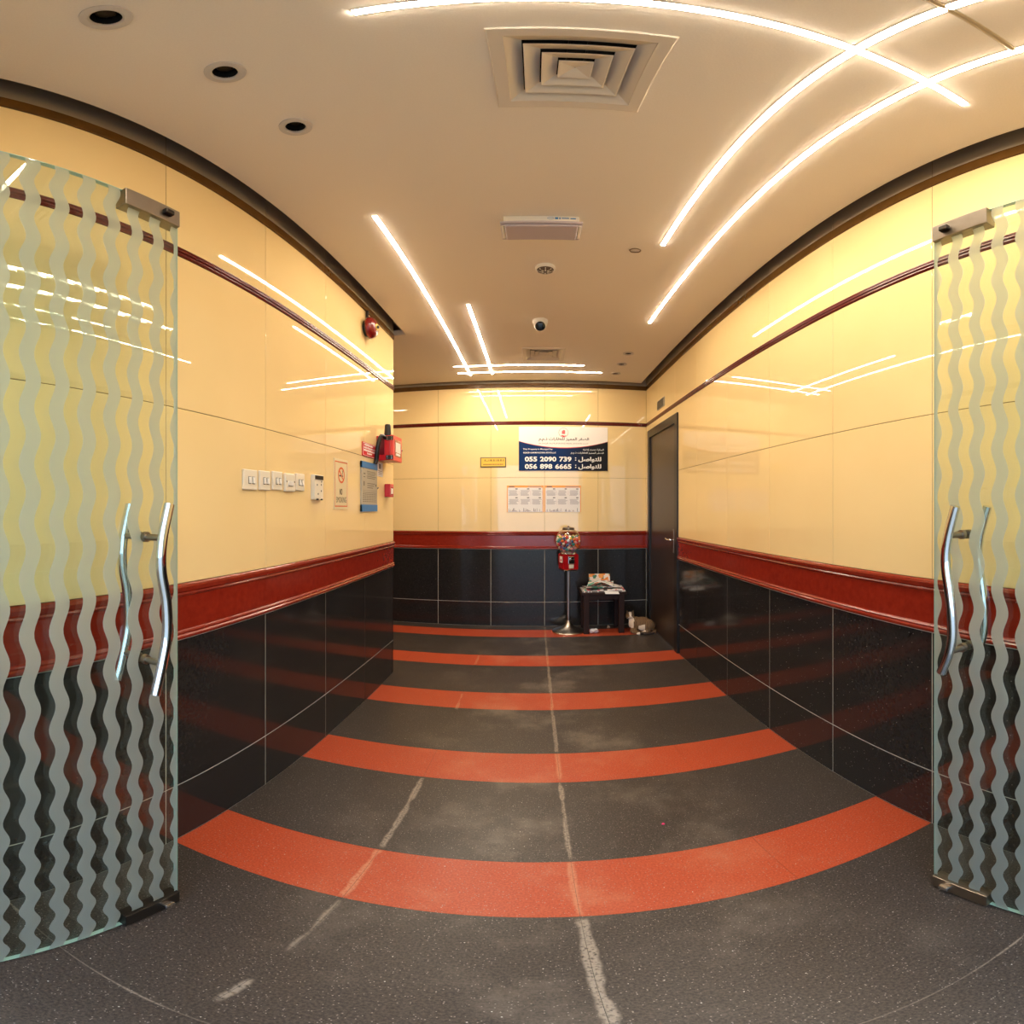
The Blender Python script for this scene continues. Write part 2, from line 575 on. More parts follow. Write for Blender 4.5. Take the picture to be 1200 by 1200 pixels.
def tiled_wall(name, origin, rot, u0, u1, joint, opening=None, back=0.10, ext=(0.0, 0.0)):
    """wall face in its local frame (x along, y up, z out), tiles are children; joint: a joint's place along x"""
    bm = bmesh.new()
    def slab(a, b, z0, z1):
        if z0 < 0.882:
            box(bm, a, b, z0, min(z1, 0.882), -back, -0.0018, 1)
        if z1 > 0.882:
            box(bm, a, b, max(z0, 0.882), z1, -back, -0.0018, 0)
    if opening:
        o0, o1, oz = opening
        slab(u0 - ext[0], o0, 0, ZTOP)
        slab(o1, u1 + ext[1], 0, ZTOP)
        slab(o0, o1, oz, ZTOP)
    else:
        slab(u0 - ext[0], u1 + ext[1], 0, ZTOP)
    w = struct(name, bm, ['grout_dark', 'grout_white'], loc=origin, rot=rot)
    cuts = [u0]
    k = math.ceil((u0 - joint) / 0.6 + 1e-6)
    while joint + 0.6 * k < u1 - 1e-4:
        cuts.append(joint + 0.6 * k)
        k += 1
    cuts.append(u1)
    for z0, z1, kind, g in ROWS:
        for a, b in zip(cuts, cuts[1:]):
            rs = [(a, b, z0, z1)]
            if opening and a < opening[1] and b > opening[0] and z0 < opening[2]:
                rs = []
                if a < opening[0] - 0.01:
                    rs.append((a, opening[0], z0, z1))
                if b > opening[1] + 0.01:
                    rs.append((opening[1], b, z0, z1))
                if z1 > opening[2] + 0.005:
                    rs.append((max(a, opening[0]), min(b, opening[1]), opening[2], z1))
            for r0, r1, s0, s1 in rs:
                wd, ht = r1 - r0 - g, s1 - s0 - (g if kind in ('black', 'cream', 'shaded_course') else 0)
                if wd < 0.004 or ht < 0.004:
                    continue
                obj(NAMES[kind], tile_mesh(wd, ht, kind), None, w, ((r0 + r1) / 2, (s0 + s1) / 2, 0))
    return w

# left wall: local x = world y ; right wall: local x = -world y ; back wall: local x = world x
tiled_wall('wall_left', (XL, 0, 0), ROT_L, YF, YLE, 1.10, back=0.14)
DOOR = (4.025, 5.143, 2.21)
tiled_wall('wall_right', (XR, 0, 0), ROT_R, -YB - 0.0, -YF, -1.13, opening=(-DOOR[1], -DOOR[0], DOOR[2]), back=0.14, ext=(0.10, 0.0))
tiled_wall('wall_back', (0, YB, 0), ROT_B, XLOB, XR + 0.0, 0.11, back=0.14, ext=(0.1, 0.1))
# corridor end faces round the corner (turned away from the doorway): plain courses
def plain_wall(name, origin, rot, u0, u1):
    bm = bmesh.new()
    for z0, z1, mi in ((0, 0.88, 0), (0.88, 1.08, 1), (1.08, ZTOP, 2)):
        box(bm, u0, u1, z0, z1, -0.1, 0.0, mi)
    return struct(name, bm, ['black', 'redstone', 'cream'], loc=origin, rot=rot)
plain_wall('wall_lobby', (0, YLE, 0), ROT_F, -XL + 0.002, -XLOB)
plain_wall('wall_lobby_end', (XLOB, 0, 0), ROT_L, YLE, YB)
# doorway wall: header and two narrow jambs
bm = bmesh.new()
box(bm, XL - 0.14, XR + 0.14, YF - 0.14, YF, 2.32, ZTOP)
box(bm, XL - 0.14, -0.875, YF - 0.14, YF, 0.0, 2.32)
box(bm, 1.015, XR + 0.14, YF - 0.14, YF, 0.0, 2.32)
struct('wall_front', bm, 'wall_paint')

# ------------------------------------------------------------------ floor: granite slabs
XS = [XLOB] + [0.11 + 0.6 * k for k in range(-5, 2)] + [XR]
XS = sorted(set(round(v, 4) for v in XS if XLOB <= v <= XR))
YS = [(YF - 0.14, 0.535, 'floor_dark'), (0.535, 1.135, 'floor_dark')]
for a, b in ((1.135, 1.435), (2.035, 2.335), (2.935, 3.235), (3.85, 4.14), (4.78, 5.075)):
    YS.append((a, b, 'floor_red'))
YS += [(1.435, 2.035, 'floor_dark'), (2.335, 2.935, 'floor_dark'), (3.235, 3.85, 'floor_dark'), (4.14, 4.78, 'floor_dark'), (5.075, YB, 'floor_dark')]
bm = bmesh.new()
box(bm, XL - 0.14, XR + 0.14, YF - 0.14, YB + 0.14, -0.08, -0.0012)
box(bm, XLOB, XL - 0.14, YLE, YB + 0.14, -0.08, -0.0012)
floor = struct('floor', bm, 'grout_floor')
FC = {}
for y0, y1, kind in YS:
    for x0, x1 in zip(XS, XS[1:]):
        if x1 < XL + 0.01 and y1 < YLE:
            continue
        a0 = max(x0, XL) if y0 < YLE - 0.3 else x0
        if x1 - a0 < 0.01:
            continue
        w, h = round(x1 - a0, 4), round(y1 - y0, 4)
        if (w, h, kind) not in FC:
            g = 0.0005
            bm = B(-w / 2 + g, w / 2 - g, -h / 2 + g / 2, h / 2 - g / 2, -0.02, 0.0)
            bmesh.ops.recalc_face_normals(bm, faces=bm.faces[:])
            me = bpy.data.meshes.new(kind)
            bm.to_mesh(me)
            bm.free()
            me.materials.append(M[kind])
            FC[(w, h, kind)] = me
        obj('red_floor_slab' if kind == 'floor_red' else 'dark_floor_slab', FC[(w, h, kind)], None, floor, ((a0 + x1) / 2, (y0 + y1) / 2, 0))
bm = B(-14, 14, -16, YF - 0.141, -0.12, -0.01)
struct('floor_street', bm, 'pavement')

# ------------------------------------------------------------------ ceiling with holes for downlights and air grilles
DOWN = [(-0.667, 0.520), (-0.664, 0.862), (-0.668, 1.203), (0.834, 4.150), (0.838, 4.490), (0.838, 4.830)]
VENT = [(0.092, 1.074), (0.080, 4.262)]
def holed_sheet(outline, holes, z, zt):
    bm = bmesh.new()
    edges = []
    def loop(pts):
        vs = [bm.verts.new((*p, z)) for p in pts]
        es = [bm.edges.new((vs[i], vs[(i + 1) % len(vs)])) for i in range(len(vs))]
        edges.extend(es)
        return vs
    lo = loop(outline)
    hl = [loop(h) for h in holes]
    bmesh.ops.triangle_fill(bm, edges=edges, use_beauty=True)
    for vs in [lo] + hl:                       # edges of the board, seen in the gap and the holes
        up = [bm.verts.new((v.co.x, v.co.y, zt)) for v in vs]
        for i in range(len(vs)):
            j = (i + 1) % len(vs)
            bm.faces.new((vs[i], vs[j], up[j], up[i]))
    return bm
out = [(XL + GAP, YF), (XR - GAP, YF), (XR - GAP, YB - GAP), (XLOB + GAP, YB - GAP), (XLOB + GAP, YLE + GAP), (XL + GAP, YLE + GAP)]
holes = [circle(0.036, 24, x, y) for x, y in DOWN] + [rect(x - 0.15, x + 0.15, y - 0.15, y + 0.15) for x, y in VENT]
bm = holed_sheet(out, holes, ZC, ZC + 0.05)
struct('ceiling', bm, 'ceiling')
bm = bmesh.new()
box(bm, XLOB - 0.1, XR + 0.14, YF - 0.14, YB + 0.14, ZTOP, ZTOP + 0.1)
struct('ceiling_slab', bm, 'ceiling')

# ------------------------------------------------------------------ LED strips on the ceiling
def led(x0, y0, x1, y1, label, lit=True, w=0.021):
    L = math.hypot(x1 - x0, y1 - y0)
    a = math.atan2(y1 - y0, x1 - x0)
    t = thing('led_strip_light' if lit else 'unlit_strip_light', label, 'light', ((x0 + x1) / 2, (y0 + y1) / 2, ZC), (0, 0, a), 'linear lights on the ceiling')
    h = w / 2
    bm = bmesh.new()
    prism(bm, [(-h - .002, 0.004), (-h - .002, -.0018), (h + .002, -.0018), (h + .002, 0.004)], lambda u, v, q: (q, u, v), -L / 2 - .002, L / 2 + .002)
    obj('profile', bm, 'alu', t)
    bm = bmesh.new()
    pr = [(h * math.cos(PI * k / 8), -.0019 - 0.0030 * math.sin(PI * k / 8)) for k in range(9)]
    prism(bm, pr, lambda u, v, q: (q, u, v), -L / 2, L / 2)
    obj('diffuser', bm, 'led' if lit else 'led_off', t)
    return t
led(-0.674, 1.91, -0.674, 4.94, 'long LED strip running toward the back wall above the wall switches side')
led(-0.440, 3.10, -0.440, 4.90, 'short LED strip running toward the back wall, crossing two crosswise strips')
led(-0.793, 4.595, 0.479, 4.595, 'crosswise LED strip just behind the small air grille')
led(-0.791, 4.835, 0.689, 4.835, 'crosswise LED strip closest to the back wall')
led(-0.310, 0.767, 0.990, 0.767, 'crosswise LED strip by the glass doors, beside the large air grille')
led(0.620, 0.02, 0.620, 2.228, 'shorter of two parallel LED strips along the wall with the dark door')
led(0.845, 0.02, 0.838, 3.375, 'longer of two parallel LED strips along the wall with the dark door')
led(-3.25, 3.93, -1.83, 3.93, 'LED strip in the side recess round the corner of the switch wall')
led(0.20, 0.520, 0.838, 0.520, 'dull unlit metal strip crossing the ceiling between two LED strips', lit=False, w=0.014)

# ------------------------------------------------------------------ downlights
DL = ['recessed downlight above the glass door, first in the row of three along the switch wall', 'middle recessed downlight of the row of three along the switch wall',
      'recessed downlight of the row of three farthest from the glass door',
      'small dark ceiling spot of the corner row, farthest from the back wall', 'middle small dark ceiling spot of the row in the back corner', 'small dark ceiling spot of the corner row closest to the back wall']
for (x, y), lb in zip(DOWN, DL):
    t = thing('downlight', lb, 'downlight', (x, y, ZC), group='recessed ceiling downlights')
    obj('trim_ring', Lt([(0.0495, -0.0005), (0.049, -0.007), (0.034, -0.009), (0.030, -0.005), (0.030, 0.004), (0.0345, 0.004), (0.0345, -0.0005), (0.0495, -0.0005)], 40, False, False), 'ring_grey', t, smooth=True)
    obj('cup', Lt([(0.0300, 0.001), (0.028, 0.05), (0.0, 0.052)], 32, False, False), 'black_matt', t, smooth=True)
    obj('lamp', Lt([(0.0, 0.020), (0.018, 0.022), (0.021, 0.028), (0.022, 0.045)], 24, False, False), 'steel_dark', t, smooth=True)

# ------------------------------------------------------------------ square air diffusers
def sq_ring(bm, prof):
    rings = [[bm.verts.new(p) for p in ((-h, -h, z), (h, -h, z), (h, h, z), (-h, h, z))] for h, z in prof]
    for a, b in zip(rings, rings[1:]):
        for i in range(4):
            j = (i + 1) % 4
            bm.faces.new((a[i], a[j], b[j], b[i]))
def diffuser(x, y, label):
    t = thing('air_diffuser', label, 'air vent', (x, y, ZC), group='square ceiling air diffusers')
    bm = bmesh.new()
    sq_ring(bm, [(0.188, 0), (0.188, -0.006), (0.185, -0.008), (0.155, -0.007), (0.153, -0.004), (0.119, 0.020), (0.121, 0.023), (0.149, 0.006), (0.149, 0.0)])
    obj('frame', bm, 'diffuser', t)
    for r in (0.116, 0.077):
        bm = bmesh.new()
        sq_ring(bm, [(r, 0.0), (r, -0.003), (r - 0.003, -0.003), (r - 0.036, 0.019), (r - 0.034, 0.022), (r, 0.001)])
        obj('louvre', bm, 'diffuser', t)
    bm = bmesh.new()
    sq_ring(bm, [(0.039, 0.004), (0.039, -0.002), (0.0375, -0.003), (0.001, 0.013)])
    obj('centre_pan', bm, 'diffuser', t)
    bm = bmesh.new()
    for s in (-1, 1):                          # cross bars that carry the louvres
        tube(bm, [(-0.125, s * 0.02, 0.028), (0.125, s * 0.02, 0.028)], 0.003, 6)
        tube(bm, [(s * 0.02, -0.125, 0.033), (s * 0.02, 0.125, 0.033)], 0.003, 6)
    obj('support_bar', bm, 'steel_dark', t)
    obj('duct', B(-0.148, 0.148, -0.148, 0.148, 0.05, 0.09), 'black_matt', t)
diffuser(*VENT[0], 'large square white air diffuser between the glass doors on the ceiling')
diffuser(*VENT[1], 'square ceiling air diffuser close to the back wall')

# ------------------------------------------------------------------ glass doors with frosted waves
def wave_strip(y0, y1, z0, z1, x0, x1, amp=0.0082, per=0.118, ph=0.0, straight=False):
    bm = bmesh.new()
    n = int((z1 - z0) / per * 10)
    prev = None
    for i in range(n + 1):
        z = z0 + (z1 - z0) * i / n
        d = amp * math.sin(2 * PI * z / per + ph)
        a, b = y0 + d, (y1 if straight else y1 + d)
        q = [bm.verts.new(p) for p in ((x0, a, z), (x1, a, z), (x1, b, z), (x0, b, z))]
        if prev:
            for k in range(4):
                j = (k + 1) % 4
                bm.faces.new((prev[k], prev[j], q[j], q[k]))
        else:
            bm.faces.new(q[::-1])
        prev = q
    bm.faces.new(prev)
    return bm

def glass_door(x, yfree, s, pts, label, dark_bottom):
    """s: direction from the pane to the middle of the corridor (+1 or -1)"""
    t = thing('glass_door', label, 'door', (x, yfree, 0), group='pair of open glass doors')
    ZT, L, th = 2.212, 0.915, 0.006
    pane = obj('pane', B(-th, th, -L, 0, 0.012, ZT), 'glass', t)
    obj('glass_edge', B(-th, th, -0.0015, 0.0005, 0.012, ZT), 'glass_edge', t)
    obj('glass_edge', B(-th, th, -L, -0.002, 0.0105, 0.0125), 'glass_edge', t)
    obj('glass_edge', B(-th, th, -L, -0.002, ZT - 0.0005, ZT + 0.0015), 'glass_edge', t)
    xa, xb = sorted((s * (th + 0.0002), s * (th + 0.0008)))
    ph = PI / 2 - 2 * PI * 0.306 / 0.118
    obj('frosted_wave', wave_strip(-0.020, -0.0025, 0.014, ZT - 0.002, xa, xb, ph=ph, straight=True), 'frost', t)
    k = 0
    while True:
        c = -0.076 - 0.0705 * k
        if c < -L + 0.03:
            break
        obj('frosted_wave', wave_strip(c - 0.0175, c + 0.0175, 0.014, ZT - 0.002, xa, xb, ph=ph), 'frost', t)
        k += 1
    # corner locks at top and bottom
    for z0, z1, m in ((ZT - 0.055, ZT + 0.003, 'steel'), (0.008, 0.062, 'steel_dark' if dark_bottom else 'steel')):
        pf = obj('corner_lock', B(-0.019, 0.019, -0.186, -0.004, z0, z1, 0.002), m, t)
        zc = (z0 + z1) / 2
        obj('thumb_turn', B(min(s * .018, s * .034), max(s * .018, s * .034), -0.068, -0.038, zc - .009, zc + .007, 0.003), 'chrome' if z0 < 1 else 'steel_dark', pf)
        bm = bmesh.new()
        box(bm, -0.016, 0.016, -L, -L + 0.17, z0, z1)
        obj('pivot_fitting', bm, 'steel', t)
    # a bent tube handle on either face
    for sd in (s, -s):
        hx = sd * 0.070
        hd = obj('handle', T([Vector((hx, p[0] - yfree, p[1])) for p in catmull([(a, b, 0) for a, b in pts], 8)], 0.0128, 20), 'chrome', t, smooth=True)
        for zz in (1.268, 0.962):
            yy = min(((abs(q.y - zz), q.x) for q in catmull([(a, b, 0) for a, b in pts], 16)))[1] - yfree
            xs = sorted((sd * 0.0062, hx - sd * 0.006))
            bm = T([(xs[0], yy, zz), (xs[1], yy, zz)], 0.0078, 16)
            tube(bm, [(sd * 0.0075, yy, zz), (sd * 0.019, yy, zz)], 0.0125, 20)
            obj('standoff', bm, 'steel', hd, smooth=True)
    return t
glass_door(-0.845, 0.888, 1, [(.792, 1.346), (.769, 1.262), (.766, 1.195), (.782, 1.118), (.785, 1.036), (.769, .963), (.747, .888)],
           'open frosted-wave glass door on the side of the light switches', True)
glass_door(0.985, 0.866, -1, [(.739, 1.342), (.764, 1.263), (.771, 1.197), (.757, 1.11), (.749, 1.021), (.76, .961), (.785, .900)],
           'open frosted-wave glass door on the side of the dark wooden door', False)

# ------------------------------------------------------------------ dark wooden door in the right wall
d = thing('door_1', 'dark brown wooden door with black frame in the corner by the cat', 'door', (XR, (DOOR[0] + DOOR[1]) / 2, 0), ROT_R)
d['kind'] = 'structure'
W2, HT = (DOOR[1] - DOOR[0]) / 2, DOOR[2]
bm = bmesh.new()
box(bm, -W2 + .001, -W2 + 0.085, 0, HT - .001, -0.13, 0.014)
box(bm, W2 - 0.085, W2 - .001, 0, HT - .001, -0.13, 0.014)
box(bm, -W2 + 0.085, W2 - 0.085, HT - 0.085, HT - .001, -0.13, 0.014)
obj('door_frame', bm, 'door_frame', d)
leaf = obj('door_leaf', B(-W2 + 0.086, W2 - 0.086, 0.006, HT - 0.087, -0.046, -0.004, 0.002), 'door_wood', d)
hx = W2 - 0.145                                 # handle on the edge away from the back wall
lev = obj('lever_handle', T(catmull([(hx, 1.045, -0.005), (hx, 1.045, 0.030), (hx - 0.012, 1.045, 0.040), (hx - 0.060, 1.043, 0.042), (hx - 0.115, 1.052, 0.044)], 6), 0.0085, 12), 'chrome', d, smooth=True)
obj('escutcheon', B(hx - 0.020, hx + 0.020, 0.925, 1.145, -0.005, 0.005, 0.003), 'steel', lev)
for zz in (0.25, 1.72, 1.92):
    obj('hinge', T([(-W2 + 0.087, zz, 0.000), (-W2 + 0.087, zz + 0.10, 0.000)], 0.007, 10), 'steel_dark', d)

# grille plate over the door
t = thing('vent_plate', 'small grey slotted plate on the wall above the dark door', 'plate', on_right(4.60, 2.415), ROT_R)
obj('plate_frame', B(-0.13, 0.13, -0.048, 0.048, 0.0, 0.010, 0.003), M['board_grey'], t)
for k in range(5):
    obj('slat', B(-0.115, 0.115, -0.040 + k * 0.0175, -0.031 + k * 0.0175, 0.0102, 0.0145), 'steel_dark', t)

# ------------------------------------------------------------------ things on the left wall
def switch(y, z, label, w=0.082, h=0.082, toggles=2, depth=0.011):
    t = thing('light_switch', label, 'switch', on_left(y, z), ROT_L, 'wall switches in a row')
    pl = obj('plate', B(-w / 2, w / 2, -h / 2, h / 2, 0, depth, 0.003), 'ivory_plastic', t)
    for k in range(toggles):
        xx = (k - (toggles - 1) / 2) * 0.026 + 0.006
        bm = B(xx - 0.0075, xx + 0.0075, -0.015, 0.011, depth - 0.001, depth + 0.004, 0.0015)
        for v in bm.verts:
            if v.co.z > depth and v.co.y < -0.008:
                v.co.z += 0.004
        obj('rocker', bm, 'white_plastic', t)
        obj('rocker_gap', B(xx - 0.0095, xx + 0.0095, -0.017, 0.013, depth - 0.0015, depth + 0.0004), 'steel_dark', t)
    return t
switch(1.572, 1.453, 'ivory double light switch at the end of the row nearest the glass door', 0.096)
switch(1.681, 1.455, 'ivory double light switch, second from the glass door, straddling a tile joint')
switch(1.783, 1.459, 'ivory double light switch between two plates in the middle of the row')
t = thing('fused_switch', 'ivory plate with a fuse holder slot among the light switches', 'switch', on_left(1.889, 1.456), ROT_L, 'wall switches in a row')
obj('plate', B(-0.046, 0.046, -0.042, 0.042, 0, 0.016, 0.005, 3), 'ivory_plastic', t)
obj('fuse_holder', B(-0.022, 0.022, -0.016, 0.006, 0.0155, 0.021, 0.002), 'white_plastic', t)
obj('slot', B(-0.018, 0.018, -0.0185, -0.0165, 0.0158, 0.0168), 'black_plastic', t)
for s in (-1, 1):
    obj('screw', Lt([(0.0036, 0), (0.0036, 0.0012)], 10), 'black_plastic', t, (s * 0.036, 0.004, 0.0158))
switch(1.994, 1.463, 'ivory double light switch at the end of the row beside the bare bracket', 0.084)
t = thing('wall_bracket', 'pale plastic mounting bracket with holes and no device on it', 'bracket', on_left(2.172, 1.445), ROT_L)
obj('base', B(-0.052, 0.052, -0.064, 0.064, 0, 0.022, 0.003), 'ivory_plastic', t)
obj('terminal_block', B(-0.045, 0.045, 0.040, 0.060, 0.021, 0.026, 0.001), 'steel_dark', t)
for x, y in ((-0.02, 0.012), (0.026, 0.014), (0.026, -0.018), (-0.01, -0.034), (0.03, 0.03)):
    obj('hole', Lt([(0.005, 0), (0.005, 0.001)], 10), 'black_plastic', t, (x, y, 0.0217))
obj('clip', B(-0.03, -0.012, -0.066, -0.058, 0.02, 0.027), 'steel_dark', t)
obj('clip', B(0.02, 0.036, -0.066, -0.058, 0.02, 0.027), 'steel_dark', t)

# no smoking sign
t = thing('no_smoking_sign', 'beige no smoking sign with orange prohibition ring', 'sign', on_left(2.500, 1.477), ROT_L)
obj('board', B(-0.100, 0.100, -0.145, 0.145, 0, 0.004), 'board_beige', t)
zf = 0.0042
bm = bmesh.new()
for r in (rect(-.088, .088, .124, .130), rect(-.088, .088, -.130, -.124), rect(-.090, -.0865, -.130, .130), rect(.0865, .090, -.130, .130)):
    prism(bm, r, lambda u, v, w: (u, v, w), zf - .0005, zf + .0003)
obj('border', bm, 'orange_ink', t)
obj('prohibition_ring', ring_mesh(0.047, 0.036, zf - .0005, zf + .0004, 40, 0, 0.052), 'orange_ink', t)
bm = bmesh.new()
prism(bm, [(-.036, .078), (-.028, .084), (.034, .026), (.028, .020)], lambda u, v, w: (u, v, w), zf - .0005, zf + .0005)
obj('prohibition_bar', bm, 'orange_ink', t)
bm = bmesh.new()
box(bm, -.030, .012, .044, .052, zf - .0005, zf + .0003)
box(bm, .015, .024, .044, .052, zf - .0005, zf + .0003)
tube(bm, catmull([(.018, .056, zf), (.012, .062, zf), (.020, .070, zf), (.014, .080, zf)], 4), 0.0018, 6)
obj('cigarette', bm, 'ink', t)
text('lettering', 'NO', -0.026, -0.062, zf + .0003, 0.040, 0.036, 'ink', t, 0.03)
text('lettering', 'SMOKING', -0.072, -0.106, zf + .0003, 0.144, 0.032, 'ink', t, 0.0)

# blue and grey notice
t = thing('notice_board', 'grey printed notice with bright blue bars at top and bottom', 'notice', on_left(2.960, 1.480), ROT_L)
obj('board', B(-0.150, 0.150, -0.162, 0.162, 0, 0.012), 'board_grey', t)
obj('top_bar', B(-0.150, 0.150, 0.122, 0.163, 0.0, 0.0145), 'blue_ink', t)
obj('bottom_bar', B(-0.150, 0.150, -0.163, -0.118, 0.0, 0.0145), 'blue_ink', t)
rows = []
random.seed(3)
for k in range(9):
    rows.append((-0.06 + random.random() * .02, 0.09 + random.random() * .04, 0.100 - k * .011, 0.1045 - k * .011)) if k < 5 else None
for k in range(3):
    rows.append((-0.05, 0.10 - .02 * k, 0.020 - k * .014, 0.025 - k * .014))
for k in range(8):
    for j in range(5):
        rows.append((-0.13 + k * .033, -0.13 + k * .033 + .022, -0.052 - j * .012, -0.047 - j * .012))
rows += [(-0.135, 0.135, -0.026, -0.0245), (-0.12, -0.085, 0.08, 0.088), (-0.12, -0.09, 0.06, 0.066), (-0.118, -0.10, 0.004, 0.034), (.11, .13, .008, .022), (-.13, .13, -.040, -.037)]
bars(t, 'print', 'notice_ink', rows, 0.0122)

# red instruction plate
t = thing('red_sign', 'small red plate with white lettering beside the red box', 'sign', on_left(2.975, 1.727), ROT_L)
obj('board', B(-0.135, 0.135, -0.046, 0.046, 0, 0.006), 'sign_red', t)
bm = bmesh.new()
for r in (rect(-.130, .130, .040, .0425), rect(-.130, .130, -.0425, -.040), rect(-.130, -.1265, -.0425, .0425), rect(.1265, .130, -.0425, .0425)):
    prism(bm, r, lambda u, v, w: (u, v, w), .0058, .0064)
obj('border', bm, 'white_ink', t)
random.seed(5)
rows = []
for k, (a, b) in enumerate(((-.10, .06), (-.11, .11), (-.11, .11), (-.05, .04))):
    x = a
    while x < b:
        w = .010 + random.random() * .022
        rows.append((x, min(x + w, b), .024 - k * .018, .0335 - k * .018 + random.random() * .003))
        x += w + .006
bars(t, 'lettering', 'white_ink', rows, 0.0062)

# red box on the wall with its beacon and hose
t = thing('fire_alarm_box', 'red metal box with black hinges and black beacon standing out from the wall', 'alarm box', on_left(3.235, 1.675), ROT_L)
bd = obj('body', B(-0.105, 0.100, 0.0, 0.176, 0, 0.098, 0.003), 'red_box', t)
dr = obj('door', B(-0.107, 0.102, -0.002, 0.178, 0.100, 0.124, 0.002), simple('pink_red_door', (224, 70, 62), 0.35), t)
obj('window_border', B(-0.075, 0.080, 0.030, 0.150, 0.1238, 0.1256), 'red_gloss', dr)
obj('window', B(-0.055, 0.060, 0.060, 0.132, 0.1254, 0.1268), 'sign_white', dr)
obj('label', B(-0.045, 0.050, 0.038, 0.054, 0.1254, 0.1266), 'white_ink', dr)
obj('knob', Lt([(0.006, 0), (0.006, 0.010), (0.004, 0.012)], 12), 'chrome', dr, (0.092, 0.088, 0.1235))
for zz in (0.020, 0.156):
    hg = obj('hinge', B(-0.1095, -0.1045, zz - 0.015, zz + 0.015, 0.070, 0.122, 0.001), 'black_plastic', t)
    for q in (0.080, 0.112):
        for e in (-.007, .007):
            obj('screw', T([(-0.111, zz + e, q), (-0.109, zz + e, q)], 0.003, 8), 'chrome', hg)
obj('beacon', Lt([(0.026, 0.0), (0.026, 0.012), (0.022, 0.085), (0.017, 0.094), (0.0, 0.095)], 24, True, False), 'black_plastic', t, (-0.02, 0.176, 0.055), (-PI / 2, 0, 0), smooth=True)
obj('hose', T(catmull([(-0.104, 0.160, 0.062), (-0.150, 0.166, 0.050), (-0.176, 0.120, 0.040), (-0.178, 0.060, 0.030), (-0.168, 0.000, 0.022), (-0.172, -0.030, 0.014)], 8), 0.0145, 12), 'black_plastic', t, smooth=True)
obj('side_panel', B(-0.1075, -0.1045, 0.040, 0.150, 0.015, 0.058, 0.001), simple('dark_red_panel', (104, 10, 22), 0.3), t)

# paper tag, manual call point, bell
t = thing('paper_tag', 'small white paper tag taped under the red box', 'paper', on_left(3.205, 1.615), ROT_L)
obj('sheet', B(-0.058, 0.058, -0.050, 0.052, 0.0, 0.0015), 'paper', t)
obj('photo', B(-0.030, 0.012, 0.006, 0.040, 0.0014, 0.0022), 'grey_ink', t)
bars(t, 'print', 'grey_ink', [(-.04, .04, -.012 - k * .011, -.008 - k * .011) for k in range(3)], 0.0018)
t = thing('call_point', 'small red manual call point on the wall below the red box', 'call point', on_left(3.352, 1.470), ROT_L)
obj('body', B(-0.046, 0.046, -0.048, 0.048, 0, 0.044, 0.004), 'red_box', t)
obj('glass_plate', B(-0.022, 0.022, -0.024, 0.016, 0.0435, 0.0455), 'sign_white', t)
obj('frame', B(-0.030, 0.030, -0.032, 0.026, 0.043, 0.0445), 'red_gloss', t)
t = thing('alarm_bell', 'dark red round alarm bell high on the wall under the brown strip', 'bell', on_left(2.905, 2.580), ROT_L)
obj('gong', Lt([(0.078, 0.026), (0.080, 0.030), (0.078, 0.046), (0.066, 0.066), (0.044, 0.078), (0.0, 0.082)], 36, True, False), 'red_bell', t, smooth=True)
obj('back_box', Lt([(0.058, 0), (0.058, 0.030)], 28), 'black_plastic', t)
obj('label_disc', Lt([(0.026, 0.0805), (0.026, 0.0835)], 24), 'yellow_plate', t)
obj('bolt', Lt([(0.011, 0.083), (0.011, 0.092), (0.006, 0.095)], 12), 'black_plastic', t)
obj('conduit', T([(0.0, 0.05, 0.013), (0.0, 0.134, 0.013)], 0.010, 12), 'steel_dark', t)
t = tag(obj('wall_hook', T([(0, 0, 0), (0, 0, .016), (0, .006, .020)], 0.005, 8), 'steel', None, on_left(3.112, 1.478), ROT_L), 'tiny grey screw in the wall between blue notice and call point', 'screw')

# ------------------------------------------------------------------ things on the back wall
sg = thing('signboard', 'large white and navy signboard with two phone numbers', 'sign', on_back(0.3205, 2.008), ROT_B)
SW, SH = 0.4975, 0.249
obj('board', B(-SW, SW, -SH, SH, 0.0, 0.006), 'sign_white', sg)
def arc_y(x, e):                                # curved upper edge of the dark field
    return e - 0.078 * (1 - (x / SW) ** 2)
n = 32
top = [(SW - 2 * SW * i / n, arc_y(SW - 2 * SW * i / n, 0.082)) for i in range(n + 1)]
obj('dark_field', plate([(-SW, -SH), (SW, -SH)] + top, 0.0058, 0.0068), 'navy', sg)
bm = bmesh.new()
rim = [(x, y + 0.0085 * (1 - .6 * abs(x) / SW)) for x, y in top]
for i in range(n):
    q = [top[i], top[i + 1], rim[i + 1], rim[i]]
    prism(bm, q, lambda u, v, w: (u, v, w), 0.0058, 0.0071)
obj('red_rim', bm, 'sign_red', sg)
zs = 0.0070
lg = obj('emblem', ring_mesh(0.054, 0.051, 0.0055, zs, 48, 0.0, 0.182), 'sign_red', sg)
bm = bmesh.new()
for k, (h0, h1) in enumerate(((.166, .200), (.166, .208), (.166, .212), (.166, .208))):
    box(bm, -.0175 + k * .009, -.0100 + k * .009, h0, h1, 0.0055, zs + .0002)
prism(bm, [(-.030, .142), (-.016, .152), (.010, .146), (.034, .150), (.022, .140), (.004, .132), (-.010, .136)], lambda u, v, w: (u, v, w), 0.0055, zs + .0002)
obj('emblem_tower', bm, 'sign_red', lg)
text('lettering', arabic('الصقر المميز للعقارات ذ.م.م'), -0.275, 0.078, zs, 0.560, 0.050, 'ink', sg, 0.02)
text('lettering', 'ALSAQR ALMUMAYAZ REAL ESTATE L.L.C', -0.278, 0.047, zs, 0.556, 0.019, 'grey_ink', sg)
text('lettering', 'This Property is Managed by:', -0.450, -0.020, zs, 0.330, 0.021, 'white_ink', sg, 0.012)
